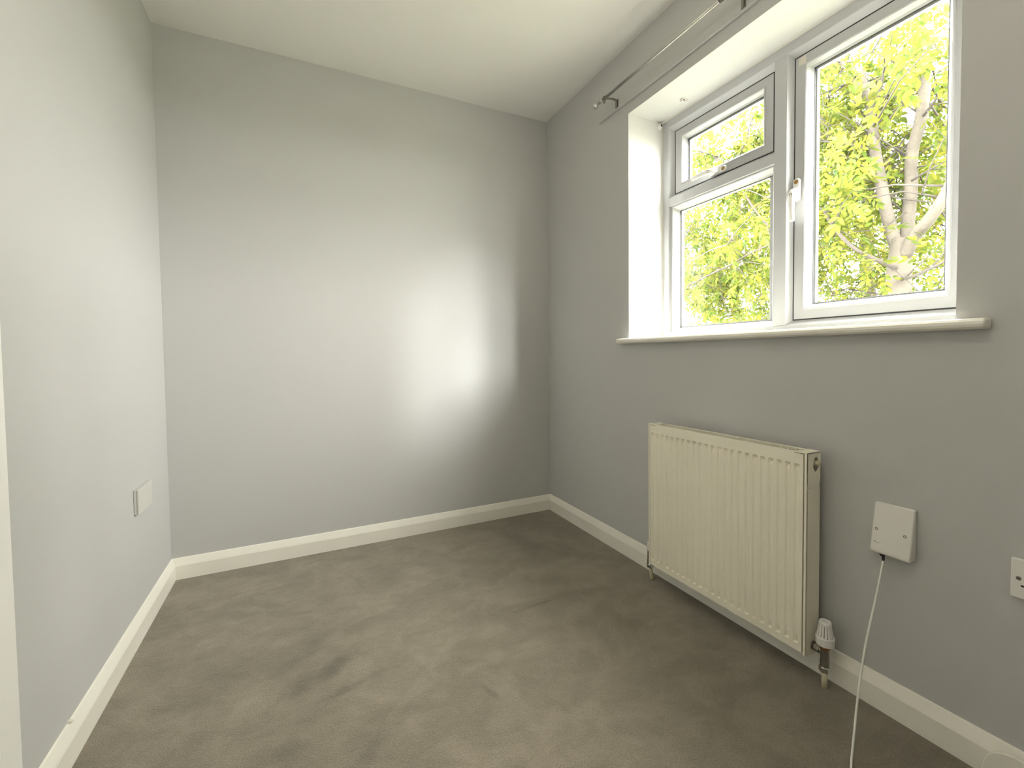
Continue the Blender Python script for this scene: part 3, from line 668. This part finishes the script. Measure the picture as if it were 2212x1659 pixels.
mainb = [[px(1934, 580, X0-.1), px(1895, 562, X0-.3), px(1850, 540, X0-.45), px(1815, 508, X0-.55), px(1792, 478, X0-.6), px(1780, 456, X0-.65), px(1764, 449, X0-.7)],
         [px(1797, 485, X0-.6), px(1815, 458, X0-.55), px(1835, 436, X0-.5), px(1856, 414, X0-.5)],
         [px(1948, 603, X0-.1), px(1975, 596, X0-.2), px(2010, 580, X0-.3), px(2055, 557, X0-.35)],
         [px(1889, 325, X0-.1), px(1850, 314, X0-.2), px(1805, 308, X0-.3), px(1764, 304, X0-.4)],
         [px(1886, 332, X0), px(1845, 343, X0+.1), px(1800, 360, X0+.2), px(1764, 372, X0+.3)],
         [px(1885, 240, X0-.1), px(1898, 205, X0-.15), px(1908, 160, X0-.2), px(1917, 110, X0-.2), px(1922, 60, X0-.2)],
         [px(1872, 215, X0-.1), px(1850, 180, X0-.1), px(1828, 150, X0-.1), px(1812, 132, X0-.1)],
         [px(1836, 178, X0-.1), px(1805, 190, X0-.15), px(1764, 208, X0-.2)],
         [px(1934, 520, X0+.1), px(1900, 518, X0+.3), px(1860, 530, X0+.5), px(1820, 538, X0+.6)],
         [px(1968, 320, X0+.1), px(1930, 318, X0+.3), px(1895, 317, X0+.5)],
         [px(1995, 250, X0), px(2030, 205, X0-.1), px(2060, 175, X0-.2)], [px(1970, 390, X0), px(2000, 372, X0-.1), px(2040, 350, X0-.2)],
         [px(1885, 300, X0-.1), px(1850, 265, X0-.2), px(1810, 290, X0-.3), px(1790, 305, X0-.3)],
         [px(1920, 640, X0+.3), px(1870, 630, X0+.3), px(1820, 625, X0+.2), px(1795, 640, X0+.1)]]
bw = [.021, .012, .018, .014, .011, .016, .022, .012, .010, .008, .012, .012, .010, .010]
pts1 = []
for q, r in zip(mainb, bw): pts1 += limb('branch', t1, q, r, r*.55, 'twig', 4, 7)[1]
lv, tw, tips = [], [], []
src = [tuple(p) for p in ls1[12:]+ls2[14:]+ls3[10:]]
src2 = [tuple(p) for p in pts1]
sprout(tips, src2, 110, .55, .8, (.25, .0, .1), tw, lv, .8, 6)
sprout(tips, src, 90, 1.3, .8, (.9, .3, .25), tw, lv, .8, 8)
# outer crown reached through long branches
crown = [np.array([4.6+rng.normal()*.6, .2+rng.normal()*1.0, 3.0+rng.normal()*1.1]) for _ in range(150)]
sprout(tips, crown, 150, .9, 1.0, (.2, .1, .0), tw, lv, .8, 7)
lv = [l for l in lv if not covers_trunk(l[0]) and l[0][0] > 2.6 and l[0][2] < 5.0]
tw = [t for t in tw if not covers_trunk(t[0][-1]) and not covers_trunk(t[0][2])]
for (x, y, X, dr) in [(1880, 205, 3.7, (0, -.4, -.7)), (1896, 200, 3.7, (0, .2, -.7)), (1915, 195, 3.7, (0, -.6, -.5)), (1905, 90, 3.7, (0, .5, .3)), (1935, 100, 3.7, (0, -.8, -.2)), (1985, 120, 3.7, (0, .5, -.4)), (2020, 135, 3.6, (0, .6, -.4))]:
    lv.insert(0, (np.array(px(x, y, X)), rot_from(dr, .9), 1.0, 0))
rest = leaf_objects(t1, lv, 200)
foliage('foliage', t1, rest, 'leaf'); twigs('twigs', t1, tw)
keys(t1, px(2028, 8, 3.4), 26, .22); keys(t1, px(2048, 0, 3.4), 20, .22)

# second tree, its trunk stands left of the window and its boughs cross the left panes
t2 = empty('leafy_tree', (4.6, 3.6, GZ)); tag(t2, 'leafy ash tree whose thin boughs and seed keys cross the left panes', 'tree')
limb('trunk', t2, [(4.6, 3.6, GZ-.05), (4.6, 3.6, 0), (4.55, 3.55, 2), (4.7, 3.7, 4.2), (4.6, 3.8, 6)], .16, .06, 'bark', 6, 14)
X2 = 3.6
mb = [[(4.6, 3.6, 3.9), px(1460, 260, 4.0), px(1500, 316, X2), px(1520, 328, X2), px(1545, 340, X2), px(1575, 372, X2), px(1600, 405, X2), px(1630, 452, X2), px(1660, 488, X2), px(1690, 518, X2)],
      [(4.6, 3.6, 1.0), px(1430, 650, 3.9), px(1485, 618, X2-.2), px(1540, 590, X2-.3), px(1580, 571, X2-.3), px(1625, 545, X2-.3), px(1680, 522, X2-.3)],
      [px(1465, 520, 3.7), px(1480, 508, X2), px(1495, 482, X2)], [px(1590, 345, X2), px(1605, 315, X2), px(1620, 270, X2), px(1640, 205, X2)],
      [px(1660, 490, X2), px(1690, 560, X2), px(1680, 640, X2), px(1630, 652, X2), px(1580, 634, X2)], [px(1600, 405, X2), px(1640, 420, X2), px(1675, 440, X2)],
      [px(1555, 600, X2), px(1560, 640, X2), px(1580, 705, X2)]]
p2 = []
for q, r in zip(mb, [.022, .017, .010, .013, .008, .008, .006]): p2 += limb('branch', t2, q, r, r*.45, 'twig', 4, 7)[1]
lv, tw, tips = [], [], []
sprout(tips, [tuple(p) for p in p2], 150, .5, .8, (.7, .1, -.05), tw, lv, .8, 6)
crown = [np.array([4.6+rng.normal()*.7, 2.4+rng.normal()*1.0, 2.8+rng.normal()*1.2]) for _ in range(150)]
sprout(tips, crown, 150, .9, 1.0, (.1, -.1, 0), tw, lv, .8, 7)
lv = [l for l in lv if l[0][0] > 2.6 and l[0][2] < 5.0]
rest = leaf_objects(t2, lv, 100)
foliage('foliage', t2, rest, 'leaf'); twigs('twigs', t2, tw)
keys(t2, px(1491, 563, 3.3), 26, .26); keys(t2, px(1641, 526, 3.3), 22, .2)

# trees further back
for i, (x, y, lab) in enumerate([(8.5, 2.2, 'bushy yellow-green tree standing behind the forked tree'), (9.5, 5.8, 'tall yellow-green tree standing behind the leafy ash tree'), (7.5, -1.2, 'bushy tree at the edge of the casement view behind the forked tree')]):
    t = empty('background_tree', (x, y, GZ)); tag(t, lab, 'tree')
    limb('trunk', t, [(x, y, GZ-.05), (x+.1, y, .5), (x-.1, y+.1, 3), (x+.1, y, 6.5)], .2, .05, 'bark', 6, 12)
    lv, tw, tips = [], [], []
    crown = [np.array([x, y, 4.2]) + rng.normal(size=3)*np.array([1.0, 1.7, 2.3]) for _ in range(420)]
    sprout(tips, crown, (430, 640, 300)[i], 1.3, 1.0, (0, 0, .1), tw, lv, .9, 8)
    lv = [l for l in lv if l[0][2] < 7.6]
    foliage('foliage', t, lv, 'leaf_far'); twigs('twigs', t, tw)
